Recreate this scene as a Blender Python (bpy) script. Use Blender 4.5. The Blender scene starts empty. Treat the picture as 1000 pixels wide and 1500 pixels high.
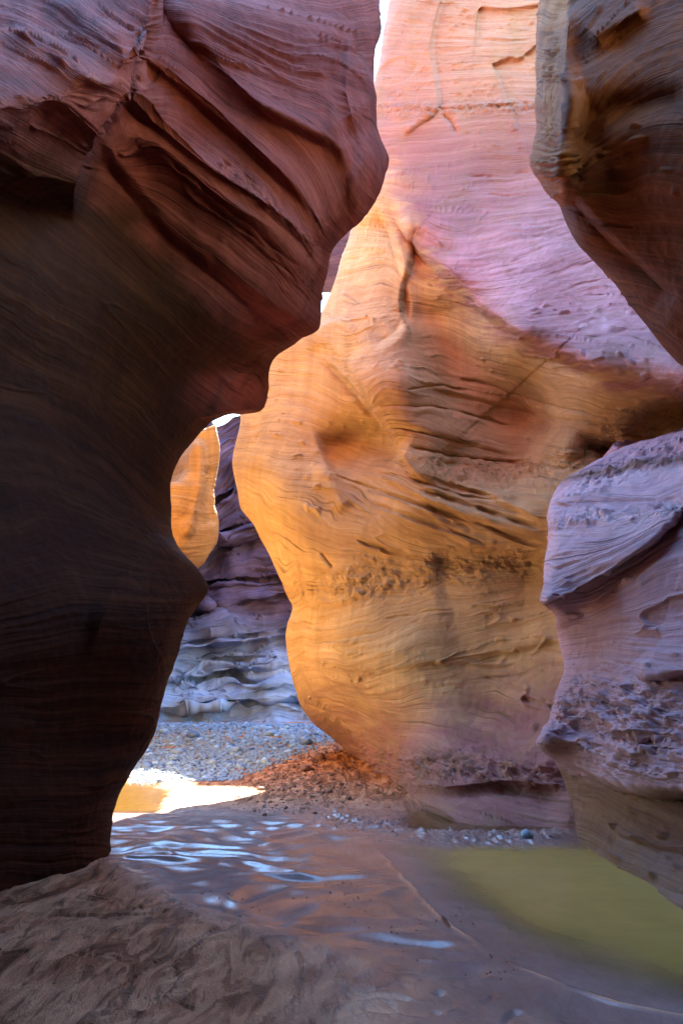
import bpy, math, random
import numpy as np

# ------------------------------------------------------------------ camera, sky, sun, exposure
EYE = 1.5
PITCH = math.radians(15.0)
FOC = 1000.0                      # focal length in photograph pixels (photo 1000 x 1500)
scene = bpy.context.scene
C = scene.collection

cam_data = bpy.data.cameras.new("camera")
cam_data.sensor_fit = 'VERTICAL'
cam_data.sensor_height = 36.0
cam_data.lens = 24.0
cam_data.clip_start = 0.05
cam_data.clip_end = 500.0
cam = bpy.data.objects.new("camera", cam_data)
cam.location = (0, 0, EYE)
cam.rotation_euler = (math.radians(90) + PITCH, 0, 0)
C.objects.link(cam)
scene.camera = cam

SUN_EL, SUN_AZ = math.radians(45.0), math.radians(2.0)   # azimuth from +Y towards +X
world = bpy.data.worlds.new("World")
scene.world = world
world.use_nodes = True
wn = world.node_tree.nodes
wl = world.node_tree.links
wn.clear()
sky = wn.new("ShaderNodeTexSky")
sky.sky_type = 'NISHITA'
sky.sun_disc = False
sky.sun_elevation = SUN_EL
sky.sun_rotation = SUN_AZ
sky.altitude = 0
sky.air_density = 2.0
sky.dust_density = 0.0
sky.ozone_density = 10.0
bg = wn.new("ShaderNodeBackground")
bg.inputs["Strength"].default_value = 0.14
wo = wn.new("ShaderNodeOutputWorld")
wl.new(sky.outputs[0], bg.inputs[0])
wl.new(bg.outputs[0], wo.inputs[0])

sun_data = bpy.data.lights.new("sun", 'SUN')
sun_data.energy = 5.0
sun_data.angle = math.radians(0.5)
sun_data.color = (1.0, 0.88, 0.72)
sun = bpy.data.objects.new("sun", sun_data)
C.objects.link(sun)
# lamp -Z points away from the sun
from mathutils import Vector
sdir = Vector((math.sin(SUN_AZ) * math.cos(SUN_EL), math.cos(SUN_AZ) * math.cos(SUN_EL), math.sin(SUN_EL)))
sun.rotation_euler = sdir.to_track_quat('Z', 'Y').to_euler()
sun.location = (8, 50, 60)

vs = scene.view_settings
vs.view_transform = 'Standard'
vs.look = 'None'
vs.exposure = 3.9
vs.gamma = 1.0
vs.use_curve_mapping = False
scene.cycles.max_bounces = 10
scene.cycles.diffuse_bounces = 8
scene.cycles.glossy_bounces = 4
scene.cycles.transparent_max_bounces = 8
scene.cycles.use_denoising = True
scene.cycles.caustics_reflective = False
scene.cycles.caustics_refractive = False
scene.cycles.sample_clamp_indirect = 6.0

random.seed(4)
rng = np.random.default_rng(7)

# ------------------------------------------------------------------ maths helpers
CP, SP = math.cos(PITCH), math.sin(PITCH)


def at(px, py, d):
    """Photo position plus distance along +Y -> point in the world."""
    px = np.asarray(px, float); py = np.asarray(py, float); d = np.asarray(d, float)
    V = 750.0 - py
    y = FOC * CP - V * SP
    z = FOC * SP + V * CP
    return np.stack(np.broadcast_arrays(d * (px - 500.0) / y, d, EYE + d * z / y), -1)


def pix(P):
    """World point -> photo position."""
    x = P[..., 0]; y = P[..., 1]; z = P[..., 2] - EYE
    f = y * CP + z * SP
    u = -y * SP + z * CP
    f = np.maximum(f, 0.05)
    return 500.0 + FOC * x / f, 750.0 - FOC * u / f


PERM = rng.permutation(256).astype(np.int32)
PERM = np.concatenate([PERM, PERM, PERM])
GR = np.array([[1, 1, 0], [-1, 1, 0], [1, -1, 0], [-1, -1, 0], [1, 0, 1], [-1, 0, 1], [1, 0, -1], [-1, 0, -1],
               [0, 1, 1], [0, -1, 1], [0, 1, -1], [0, -1, -1], [1, 1, 0], [-1, 1, 0], [0, -1, 1], [0, -1, -1]], np.float32)


def pn(x, y, z):
    """gradient noise, about -1..1"""
    x, y, z = np.broadcast_arrays(np.asarray(x, np.float32), np.asarray(y, np.float32), np.asarray(z, np.float32))
    xi = np.floor(x).astype(np.int32); yi = np.floor(y).astype(np.int32); zi = np.floor(z).astype(np.int32)
    xf = x - xi; yf = y - yi; zf = z - zi
    u = xf * xf * xf * (xf * (xf * 6 - 15) + 10)
    v = yf * yf * yf * (yf * (yf * 6 - 15) + 10)
    w = zf * zf * zf * (zf * (zf * 6 - 15) + 10)
    xi &= 255; yi &= 255; zi &= 255

    def g(dx, dy, dz):
        h = PERM[PERM[PERM[(xi + dx) & 255] + ((yi + dy) & 255)] + ((zi + dz) & 255)] & 15
        gg = GR[h]
        return gg[..., 0] * (xf - dx) + gg[..., 1] * (yf - dy) + gg[..., 2] * (zf - dz)
    a = g(0, 0, 0); a = a + u * (g(1, 0, 0) - a)
    b = g(0, 1, 0); b = b + u * (g(1, 1, 0) - b)
    c = g(0, 0, 1); c = c + u * (g(1, 0, 1) - c)
    d = g(0, 1, 1); d = d + u * (g(1, 1, 1) - d)
    a = a + v * (b - a); c = c + v * (d - c)
    return a + w * (c - a)


def fbm(x, y, z, o=4, lac=2.03, gain=0.5):
    s = 0.0; a = 1.0
    for k in range(o):
        s = s + a * pn(x + 17.3 * k, y - 9.1 * k, z + 5.7 * k)
        x = x * lac; y = y * lac; z = z * lac
        a *= gain
    return s


def sstep(a, b, x):
    t = np.clip((x - a) / (b - a), 0, 1)
    return t * t * (3 - 2 * t)


def catmull(K, t):
    """K (M,c) knots, t in 0..M-1"""
    K = np.asarray(K, float)
    M = len(K)
    i = np.clip(np.floor(t).astype(int), 0, M - 2)
    f = (t - i)[:, None]
    p0 = K[np.maximum(i - 1, 0)]; p1 = K[i]; p2 = K[i + 1]; p3 = K[np.minimum(i + 2, M - 1)]
    m1 = 0.42 * (p2 - p0); m2 = 0.42 * (p3 - p1)
    f2 = f * f; f3 = f2 * f
    return (2 * f3 - 3 * f2 + 1) * p1 + (f3 - 2 * f2 + f) * m1 + (-2 * f3 + 3 * f2) * p2 + (f3 - f2) * m2


class TPS:
    """thin plate spline through scattered photo positions"""
    def __init__(self, pts, vals, smooth=1e-4):
        p = np.asarray(pts, float) / 500.0
        n = len(p)
        r = np.linalg.norm(p[:, None] - p[None], axis=-1)
        Kk = self.k(r) + np.eye(n) * smooth
        Q = np.concatenate([np.ones((n, 1)), p], 1)
        A = np.zeros((n + 3, n + 3)); A[:n, :n] = Kk; A[:n, n:] = Q; A[n:, :n] = Q.T
        b = np.zeros(n + 3); b[:n] = vals
        s = np.linalg.solve(A, b)
        self.p, self.w, self.a = p, s[:n], s[n:]

    @staticmethod
    def k(r):
        return r * r * np.log(np.maximum(r, 1e-9))

    def __call__(self, px, py):
        x = px / 500.0; y = py / 500.0
        o = self.a[0] + self.a[1] * x + self.a[2] * y
        for (qx, qy), w in zip(self.p, self.w):
            r2 = (x - qx) ** 2 + (y - qy) ** 2
            o = o + w * 0.5 * r2 * np.log(np.maximum(r2, 1e-12))
        return o


def polydist(poly, px, py):
    """unsigned distance, side (+ = right of travel on screen), parameter 0..1"""
    poly = np.asarray(poly, float)
    best = np.full(px.shape, 1e9); side = np.zeros(px.shape); par = np.zeros(px.shape)
    L = np.concatenate([[0], np.cumsum(np.linalg.norm(np.diff(poly, axis=0), axis=1))])
    for i in range(len(poly) - 1):
        a = poly[i]; b = poly[i + 1]; ab = b - a; l2 = ab @ ab
        t = np.clip(((px - a[0]) * ab[0] + (py - a[1]) * ab[1]) / l2, 0, 1)
        dx = px - (a[0] + t * ab[0]); dy = py - (a[1] + t * ab[1])
        d = np.hypot(dx, dy)
        m = d < best
        best = np.where(m, d, best)
        cr = ab[0] * dy - ab[1] * dx
        side = np.where(m, np.sign(cr), side)
        par = np.where(m, (L[i] + t * (L[i + 1] - L[i])) / L[-1], par)
    return best, side, par


def smooth_poly(pts, n=40):
    return catmull(pts, np.linspace(0, len(pts) - 1, n))


def local(poly, margin, f):
    """evaluate a stroke only near its line"""
    lo = np.min(poly, 0) - margin; hi = np.max(poly, 0) + margin

    def g(px, py):
        m = (px > lo[0]) & (px < hi[0]) & (py > lo[1]) & (py < hi[1])
        o = np.zeros(px.shape)
        if m.any():
            o[m] = f(px[m], py[m])
        return o
    return g


def ridge(poly, amp, w, fade=0.2):
    poly = smooth_poly(poly, 4 * len(poly))

    def f(px, py):
        d, s, t = polydist(poly, px, py)
        e = sstep(0, fade, t) * (1 - sstep(1 - fade, 1, t)) if fade > 0 else 1.0
        return amp * np.exp(-(d / w) ** 2) * e
    return local(poly, 3 * w, f)


def step(poly, amp, w, L, fade=0.12, side=1):
    """ledge: ground on one side of the line moves by amp, dying away over L"""
    poly = smooth_poly(poly, 4 * len(poly))

    def f(px, py):
        d, s, t = polydist(poly, px, py)
        sd = d * s * side
        e = sstep(0, fade, t) * (1 - sstep(1 - fade, 1, t)) if fade > 0 else 1.0
        return amp * sstep(-w, w, sd) * np.exp(-np.maximum(sd, 0) / L) * e
    return local(poly, 6 * L, f)


def below(line):
    """mask of everything under a line running left to right in the photo"""
    line = smooth_poly(line, 40)
    return lambda px, py: py > np.interp(px, line[:, 0], line[:, 1])


def crack(poly, depth, w, seed=0.0):
    """narrow groove along the bedding, broken here and there, with a proud lower lip"""
    poly = smooth_poly(poly, 5 * len(poly))

    def f(px, py):
        wob = 2.5 * pn(px / 22, py / 22, seed)
        d, s, t = polydist(poly, px, py + wob)
        d = d * 1.4
        e = sstep(0, 0.15, t) * (1 - sstep(0.8, 1, t)) * (0.35 + 0.65 * sstep(-0.3, 0.2, pn(px / 40, py / 40, seed + 5)))
        ww = w * (0.6 + 0.7 * (0.5 + 0.5 * pn(px / 30, py / 30, seed + 9)))
        return e * 0.65 * depth * (np.exp(-(d / ww) ** 2) - 0.35 * np.exp(-((d * s - 2.2 * ww) / (1.6 * ww)) ** 2))
    return local(poly, 9 * w + 4, f)


def grid_normals(P):
    du = np.gradient(P, axis=1); dv = np.gradient(P, axis=0)
    n = np.cross(du, dv)
    return n / np.maximum(np.linalg.norm(n, axis=-1, keepdims=True), 1e-9)


def face_mesh(name, V, q, mat, attrs):
    me = bpy.data.meshes.new(name)
    me.vertices.add(len(V))
    me.vertices.foreach_set("co", V.astype(np.float32).reshape(-1))
    me.loops.add(q.size)
    me.loops.foreach_set("vertex_index", q.astype(np.int32).reshape(-1))
    me.polygons.add(len(q))
    me.polygons.foreach_set("loop_start", np.arange(0, q.size, 4, dtype=np.int32))
    me.update(calc_edges=True)
    me.polygons.foreach_set("use_smooth", np.ones(len(q), bool))
    for k, v in attrs.items():
        a = me.attributes.new(k, 'FLOAT', 'POINT')
        a.data.foreach_set("value", v.astype(np.float32).reshape(-1))
    me.materials.append(mat)
    me.update()
    o = bpy.data.objects.new(name, me)
    C.objects.link(o)
    return o


def mesh_from_grid(name, P, mat, attrs=None, parts=()):
    """one quad grid; parts = (name, label, mask) cut out of it as child meshes along bedding lines"""
    nv, nu = P.shape[:2]
    idx = np.arange(nv * nu, dtype=np.int32).reshape(nv, nu)
    q = np.stack([idx[:-1, :-1], idx[1:, :-1], idx[1:, 1:], idx[:-1, 1:]], -1)
    V = P.reshape(-1, 3)
    A = {k: np.broadcast_to(v, (nv, nu)).reshape(-1) for k, v in (attrs or {}).items()}
    left = np.ones((nv - 1, nu - 1), bool)
    cut = []
    for nm, lab, mask in parts:
        m = mask[:-1, :-1] & left
        left &= ~m
        cut.append((nm, lab, q[m]))

    def make(nm, qq):
        used, inv = np.unique(qq.reshape(-1), return_inverse=True)
        return face_mesh(nm, V[used], inv.reshape(-1, 4), mat, {k: v[used] for k, v in A.items()})
    o = make(name, q[left])
    # shared normals keep the seams invisible
    for nm, lab, qq in cut:
        if len(qq) == 0: continue
        c = make(nm, qq)
        c.parent = o
        if lab: c['label'] = lab
    return o


def tag(o, label=None, cat=None, group=None, kind=None):
    if label: o['label'] = label
    if cat: o['category'] = cat
    if group: o['group'] = group
    if kind: o['kind'] = kind
    return o


# ------------------------------------------------------------------ materials
class NT:
    def __init__(self, name):
        self.m = bpy.data.materials.new(name)
        self.m.use_nodes = True
        self.t = self.m.node_tree
        self.t.nodes.clear()
        self.out = self.n("ShaderNodeOutputMaterial")

    def n(self, typ, **kw):
        nd = self.t.nodes.new(typ)
        for k, v in kw.items():
            setattr(nd, k, v)
        return nd

    def l(self, a, b):
        self.t.links.new(a, b)

    def math(self, op, a, b=None, c=None, clamp=False):
        nd = self.n("ShaderNodeMath", operation=op, use_clamp=clamp)
        for i, v in enumerate((a, b, c)):
            if v is None: continue
            if isinstance(v, (int, float)): nd.inputs[i].default_value = v
            else: self.l(v, nd.inputs[i])
        return nd.outputs[0]

    def comb(self, x, y, z):
        nd = self.n("ShaderNodeCombineXYZ")
        for i, v in enumerate((x, y, z)):
            if isinstance(v, (int, float)): nd.inputs[i].default_value = v
            else: self.l(v, nd.inputs[i])
        return nd.outputs[0]

    def noise(self, vec, scale, detail=3.0, rough=0.55, dist=0.0):
        nd = self.n("ShaderNodeTexNoise")
        self.l(vec, nd.inputs["Vector"])
        nd.inputs["Scale"].default_value = scale
        nd.inputs["Detail"].default_value = detail
        nd.inputs["Roughness"].default_value = rough
        nd.inputs["Distortion"].default_value = dist
        return nd.outputs["Fac"]

    def ramp(self, fac, stops, interp='LINEAR'):
        nd = self.n("ShaderNodeValToRGB")
        cr = nd.color_ramp
        cr.interpolation = interp
        while len(cr.elements) < len(stops): cr.elements.new(0.5)
        for e, (p, c) in zip(cr.elements, stops):
            e.position = p
            e.color = (c, c, c, 1) if isinstance(c, (int, float)) else (*c, 1)
        self.l(fac, nd.inputs[0])
        return nd.outputs[0]

    def mix(self, fac, a, b, mode='MIX'):
        nd = self.n("ShaderNodeMix", data_type='RGBA', blend_type=mode)
        for k, v in ((0, fac), (6, a), (7, b)):
            if isinstance(v, (int, float)): nd.inputs[k].default_value = v
            elif isinstance(v, tuple): nd.inputs[k].default_value = (*v, 1)
            else: self.l(v, nd.inputs[k])
        return nd.outputs[2]

    def attr(self, name):
        return self.n("ShaderNodeAttribute", attribute_name=name).outputs["Fac"]

    def pos(self):
        return self.n("ShaderNodeNewGeometry").outputs["Position"]


def rock_material(name, dark, mid, light, second=None, third=None, streak=0.35, bump=1.0, freq=9.0, rough_val=0.85):
    t = NT(name)
    P = t.pos()
    sx = t.n("ShaderNodeSeparateXYZ"); t.l(P, sx.inputs[0])
    X, Y, Z = sx.outputs
    S = t.attr("strata")
    R = t.attr("rough")
    lay = t.comb(t.math('MULTIPLY', X, 0.35), t.math('MULTIPLY', Y, 0.35), t.math('MULTIPLY', S, freq))
    band = t.noise(lay, 1.0, 4.0, 0.6, 0.15)
    lay2 = t.comb(t.math('MULTIPLY', X, 0.8), t.math('MULTIPLY', Y, 0.8), t.math('MULTIPLY', S, freq * 5))
    fine = t.noise(lay2, 1.0, 3.0, 0.6, 0.1)
    blot = t.noise(P, 0.9, 5.0, 0.6, 0.4)
    f = t.math('ADD', t.math('MULTIPLY', band, 0.48), t.math('ADD', t.math('MULTIPLY', fine, 0.34), t.math('MULTIPLY', blot, 0.28)))
    col = t.ramp(f, [(0.38, dark), (0.54, mid), (0.70, light)])
    if second:
        col = t.mix(t.math('MULTIPLY', t.attr("tone"), 1.0, clamp=True), col, t.ramp(f, [(0.38, second[0]), (0.54, second[1]), (0.70, second[2])]))
    if third:
        col = t.mix(t.math('SUBTRACT', t.attr("tone"), 1.0, clamp=True), col, t.ramp(f, [(0.38, third[0]), (0.54, third[1]), (0.70, third[2])]))
    lines = t.noise(t.comb(t.math('MULTIPLY', X, 0.5), t.math('MULTIPLY', Y, 0.5), t.math('MULTIPLY', S, freq * 7)), 1.0, 2.0, 0.5)
    lm = t.math('MULTIPLY', t.ramp(lines, [(0.60, 0.0), (0.68, 1.0)]), t.ramp(t.noise(P, 1.4, 2, 0.5), [(0.40, 0.0), (0.60, 0.75)]))
    col = t.mix(lm, col, tuple(v * 0.4 for v in dark))
    # vertical water stains
    st = t.noise(t.comb(t.math('MULTIPLY', X, 2.6), t.math('MULTIPLY', Y, 2.6), t.math('MULTIPLY', Z, 0.22)), 1.0, 4.0, 0.6, 0.3)
    stm = t.ramp(st, [(0.46, 0.0), (0.66, 1.0)])
    col = t.mix(t.math('MULTIPLY', stm, streak), col, tuple(v * 0.55 for v in mid))
    grain = t.noise(P, 60.0, 3.0, 0.7)
    col = t.mix(0.35, col, t.ramp(grain, [(0.3, 0.55), (0.7, 1.0)]), 'MULTIPLY')
    # pits
    vo = t.n("ShaderNodeTexVoronoi")
    t.l(t.comb(t.math('MULTIPLY', X, 14), t.math('MULTIPLY', Y, 14), t.math('MULTIPLY', S, 26)), vo.inputs["Vector"])
    vo.inputs["Scale"].default_value = 1.0
    pit = t.ramp(vo.outputs["Distance"], [(0.10, 0.0), (0.42, 1.0)])
    h = t.math('ADD', t.math('SUBTRACT', t.math('MULTIPLY', fine, 0.020), t.math('MULTIPLY', lm, 0.012)), t.math('MULTIPLY', band, 0.022))
    h = t.math('ADD', h, t.math('MULTIPLY', grain, 0.0045))
    h = t.math('ADD', h, t.math('MULTIPLY', t.noise(P, 14.0, 4.0, 0.6), 0.012))
    h = t.math('ADD', h, t.math('MULTIPLY', t.math('MULTIPLY', pit, R), 0.03))
    bp = t.n("ShaderNodeBump")
    bp.inputs["Strength"].default_value = 0.75 * bump
    bp.inputs["Distance"].default_value = 1.0
    t.l(h, bp.inputs["Height"])
    b = t.n("ShaderNodeBsdfPrincipled")
    t.l(col, b.inputs["Base Color"])
    b.inputs["Roughness"].default_value = rough_val
    b.inputs["Specular IOR Level"].default_value = 0.25
    t.l(bp.outputs[0], b.inputs["Normal"])
    t.l(b.outputs[0], t.out.inputs[0])
    return t.m


M_left = rock_material("shade_tinted_sandstone", (0.034, 0.0075, 0.0018), (0.058, 0.0135, 0.003), (0.115, 0.032, 0.008), second=((0.17, 0.038, 0.026), (0.28, 0.064, 0.046), (0.40, 0.12, 0.09)), freq=7.0)  # near-black first palette stands in for shade on the lower wall
SKY_TINT = ((0.24, 0.105, 0.09), (0.31, 0.145, 0.125), (0.39, 0.205, 0.175))  # sky-lit tint painted on the upper face and the foot
LIP_LIGHT = ((0.46, 0.25, 0.255), (0.60, 0.345, 0.35), (0.70, 0.45, 0.45))  # brighter tint painting the light just above the lip
M_jut = rock_material("brown_sandstone", (0.12, 0.034, 0.009), (0.20, 0.06, 0.016), (0.31, 0.10, 0.032), second=((0.36, 0.105, 0.02), (0.55, 0.18, 0.032), (0.66, 0.27, 0.07)), freq=7.0)  # second palette paints warm bounce light on the left face
M_orange = rock_material("orange_sandstone", (0.40, 0.235, 0.10), (0.53, 0.355, 0.16), (0.66, 0.475, 0.24), second=SKY_TINT, third=LIP_LIGHT, freq=8.0)
M_pale = rock_material("pale_sandstone", (0.40, 0.225, 0.25), (0.53, 0.315, 0.345), (0.65, 0.43, 0.46), second=((0.16, 0.075, 0.04), (0.24, 0.125, 0.075), (0.33, 0.19, 0.12)), third=((0.52, 0.32, 0.34), (0.68, 0.44, 0.47), (0.78, 0.55, 0.57)), freq=8.0)  # second palette paints undercut shade, third brightens the underlit slab
M_gold = rock_material("gold_sandstone", (0.52, 0.31, 0.13), (0.66, 0.43, 0.19), (0.76, 0.53, 0.27), freq=5.0, streak=0.1)
M_far = rock_material("far_sandstone", (0.05, 0.033, 0.062), (0.085, 0.06, 0.112), (0.15, 0.112, 0.195), second=((0.12, 0.20, 0.36), (0.26, 0.39, 0.64), (0.40, 0.55, 0.82)), freq=3.5, streak=0.2)  # second palette paints blue sky light on the wall base


# ------------------------------------------------------------------ rock wall builder
def rock(name, mat, cols, anchors, nu, nv, bed, edgeA=None, edgeB=None, strokes=(), rough=(), pit=1.0,
         tailA=None, tailB=None, top=None, amp=1.0, seed=0.0, jag=1.0, tone=None, ampf=None, parts=()):
    """cols: list of outline columns, each M photo positions from top to bottom.
    edgeX = (roll width in photo px, roll depth in m); tailX = (bezier reach, function of the edge points, n)."""
    cols = [np.asarray(c, float) for c in cols]
    M = len(cols[0])
    tt = np.linspace(0, M - 1, 2000)
    avg = sum(catmull(c, tt) for c in cols) / len(cols)
    edge = catmull(cols[-1], tt)
    seg = np.linalg.norm(np.diff(avg, axis=0), axis=1) * 0.5 + np.linalg.norm(np.diff(edge, axis=0), axis=1) * 0.5
    yy = edge[1:, 1]
    seg = seg * np.where((yy < -60) | (yy > 1450), 0.25, 1.0)
    cum = np.concatenate([[0], np.cumsum(seg)])
    tv = np.interp(np.linspace(0, cum[-1], nv), cum, tt)
    C2 = [catmull(c, tv) for c in cols]
    if isinstance(nu, int):
        nu = [nu]
    us = []
    for k in range(len(cols) - 1):
        f = np.linspace(0, 1, nu[k], endpoint=(k == len(cols) - 2))
        if k == len(cols) - 2 and edgeB:
            f = np.sin(f * math.pi / 2) * 0.35 + f * 0.65
        if k == 0 and edgeA:
            f = (1 - np.cos(f * math.pi / 2)) * 0.35 + f * 0.65
        us.append(C2[k][:, None, :] * (1 - f[None, :, None]) + C2[k + 1][:, None, :] * f[None, :, None])
    G = np.concatenate(us, 1)
    px, py = G[..., 0], G[..., 1]
    # organic wobble of the outline
    px = px + jag * 2.2 * fbm(px / 60 + seed, py / 60, seed * 3.1, 3)
    py = py + jag * 2.2 * fbm(px / 60 + seed, py / 60, seed * 3.1 + 40, 3)
    A = np.asarray(anchors, float)
    d = TPS(A[:, :2], A[:, 2])(px, py)
    for s in strokes:
        d = d + s(px, py)
    if edgeB:
        w, R = edgeB
        dist = np.hypot(px - px[:, -1:], py - py[:, -1:])
        t = np.clip(1 - dist / w, 0, 1)
        d = d + R * (1 - np.sqrt(np.clip(1 - t ** 2.4, 0, 1)))
    if edgeA:
        w, R = edgeA
        dist = np.hypot(px - px[:, :1], py - py[:, :1])
        t = np.clip(1 - dist / w, 0, 1)
        d = d + R * (1 - np.sqrt(np.clip(1 - t ** 2.4, 0, 1)))
    d = np.maximum(d, 0.8)
    P = at(px, py, d)
    # bedding coordinate and roughness in photo space, carried as attributes of the surface
    bp_, bs_ = [], []
    for line, s in bed:
        for q in smooth_poly(line, max(3, 2 * len(line))):
            bp_.append(q); bs_.append(s)
    S = TPS(bp_, bs_, 2e-3)(px, py)
    Rm = np.zeros(px.shape)
    for poly, w in rough:
        dd, _, tpar = polydist(smooth_poly(poly, 4 * len(poly)), px, py)
        Rm = np.maximum(Rm, np.exp(-(dd / w) ** 2 * 1.2) * np.clip(1.05 + 0.9 * fbm(px / 38, py / 16, 2.0 + seed, 3), 0.2, 1.5))
    Tn = tone(px, py) if tone else np.zeros(px.shape)
    Am = ampf(px, py) if ampf else np.ones(px.shape)
    Pm = [(nm_, lab_, fn_(px, py)) for nm_, lab_, fn_ in parts]
    Ef = np.ones(px.shape)
    if edgeB:
        Ef = Ef * (0.15 + 0.85 * sstep(2, 26, np.hypot(px - px[:, -1:], py - py[:, -1:])))
    if edgeA:
        Ef = Ef * (0.15 + 0.85 * sstep(2, 26, np.hypot(px - px[:, :1], py - py[:, :1])))
    # tails
    def add_tail(E, view_from, T, reach, n):
        dirv = E - np.array([0, 0, EYE])
        dirv = dirv / np.linalg.norm(dirv, axis=-1, keepdims=True)
        f = np.linspace(0, 1, n + 1)[1:] ** 1.5
        Cc = E + dirv * reach
        f = f[None, :, None]
        return (1 - f) ** 2 * E[:, None] + 2 * f * (1 - f) * Cc[:, None] + f * f * T[:, None]
    nA = nB = 0
    if tailB:
        reach, fn, n = tailB
        E = P[:, -1]
        P = np.concatenate([P, add_tail(E, None, fn(E, px[:, -1], py[:, -1], d[:, -1]), reach, n)], 1)
        nB = n
    if tailA:
        reach, fn, n = tailA
        E = P[:, 0]
        tl = add_tail(E, None, fn(E, px[:, 0], py[:, 0], d[:, 0]), reach, n) if reach else \
            E[:, None] + (np.linspace(0, 1, n + 1)[1:] ** 1.3)[None, :, None] * (fn(E, px[:, 0], py[:, 0], d[:, 0]) - E)[:, None]
        P = np.concatenate([tl[:, ::-1], P], 1)
        nA = n
    S = np.pad(S, ((0, 0), (nA, nB)), mode='edge')
    Rm = np.pad(Rm, ((0, 0), (nA, nB)), mode='edge')
    Tn = np.pad(Tn, ((0, 0), (nA, nB)), mode='edge'); Am = np.pad(Am, ((0, 0), (nA, nB)), mode='edge'); Ef = np.pad(Ef, ((0, 0), (nA, nB)), mode='edge'); Pm = [(a_, b_, np.pad(m_, ((0, 0), (nA, nB)), mode='edge')) for a_, b_, m_ in Pm]
    if top is not None:
        nt = 8
        f = np.linspace(0, 1, nt + 1)[1:]
        T = P[0][None] + f[::-1][:, None, None] * np.asarray(top, float)[None, None]
        P = np.concatenate([T, P], 0)
        S = np.concatenate([np.repeat(S[:1], nt, 0), S]); Rm = np.concatenate([np.repeat(Rm[:1], nt, 0), Rm]); Tn = np.concatenate([np.repeat(Tn[:1], nt, 0), Tn]); Am = np.concatenate([np.repeat(Am[:1], nt, 0), Am]); Ef = np.concatenate([np.repeat(Ef[:1], nt, 0), Ef]); Pm = [(a_, b_, np.concatenate([np.repeat(m_[:1], nt, 0), m_])) for a_, b_, m_ in Pm]
    # relief: big undulation, bedding ledges, grain
    N = grid_normals(P)
    for _ in range(6):
        N[1:-1, 1:-1] = (N[1:-1, 1:-1] * 2 + N[:-2, 1:-1] + N[2:, 1:-1] + N[1:-1, :-2] + N[1:-1, 2:]) / 6
    N /= np.maximum(np.linalg.norm(N, axis=-1, keepdims=True), 1e-9)
    x, y, z = P[..., 0], P[..., 1], P[..., 2]
    S = S + 0.10 * fbm(x * 0.5 + seed, y * 0.5, z * 0.5, 3) + 0.03 * fbm(x * 1.7 + seed, y * 1.7, z * 1.7, 2)
    big = 0.16 * fbm(x * 0.35 + seed, y * 0.35, z * 0.35 + seed, 3)
    l1 = pn(x * 0.35, y * 0.35, S * 2.1 + seed)
    l2 = pn(x * 0.6, y * 0.6, S * 6.0 + seed)
    l3 = pn(x * 0.9, y * 0.9, S * 15.0 + seed)
    l4 = pn(x * 1.5, y * 1.5, S * 34.0 + seed)
    where = sstep(-0.25, 0.35, pn(x * 0.45 + 9, y * 0.45, S * 0.8 + seed))
    led = 0.04 * l1 + (0.034 * (1 - np.abs(l2) * 2) + 0.022 * l3 + 0.012 * l4) * (0.12 + 0.88 * where ** 2)
    # thin parting cracks along the bedding
    cr = 1 - np.minimum(np.abs(pn(x * 0.5 + 3, y * 0.5, S * 4.3 + seed + 7)) / 0.045, 1)
    led = led - 0.06 / np.maximum(Am, 1.0) * cr * sstep(0.05, 0.35, pn(x * 0.6, y * 0.6 + 5, S * 1.3 + seed))
    grit = 0.010 * fbm(x * 9, y * 9, z * 9, 2)
    pits = np.clip(pn(x * 5.5 + seed, y * 5.5, S * 13) - 0.33, 0, 1) * sstep(0.05, 0.35, pn(x * 0.8, y * 0.8 + seed, S * 1.1))
    grit = grit - 0.16 * pit * pits
    knob = Rm * (0.06 * fbm(x * 5.0, y * 5.0, S * 9.0, 3) - 0.05 * np.clip(pn(x * 9, y * 9, S * 17), 0, 1))
    P = P + N * ((big + led * Am * (0.3 + 0.7 * Ef)) * amp + (grit + knob) * Ef)[..., None]
    return mesh_from_grid(name, P, mat, {"strata": S, "rough": Rm, "tone": Tn}, Pm)


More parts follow.
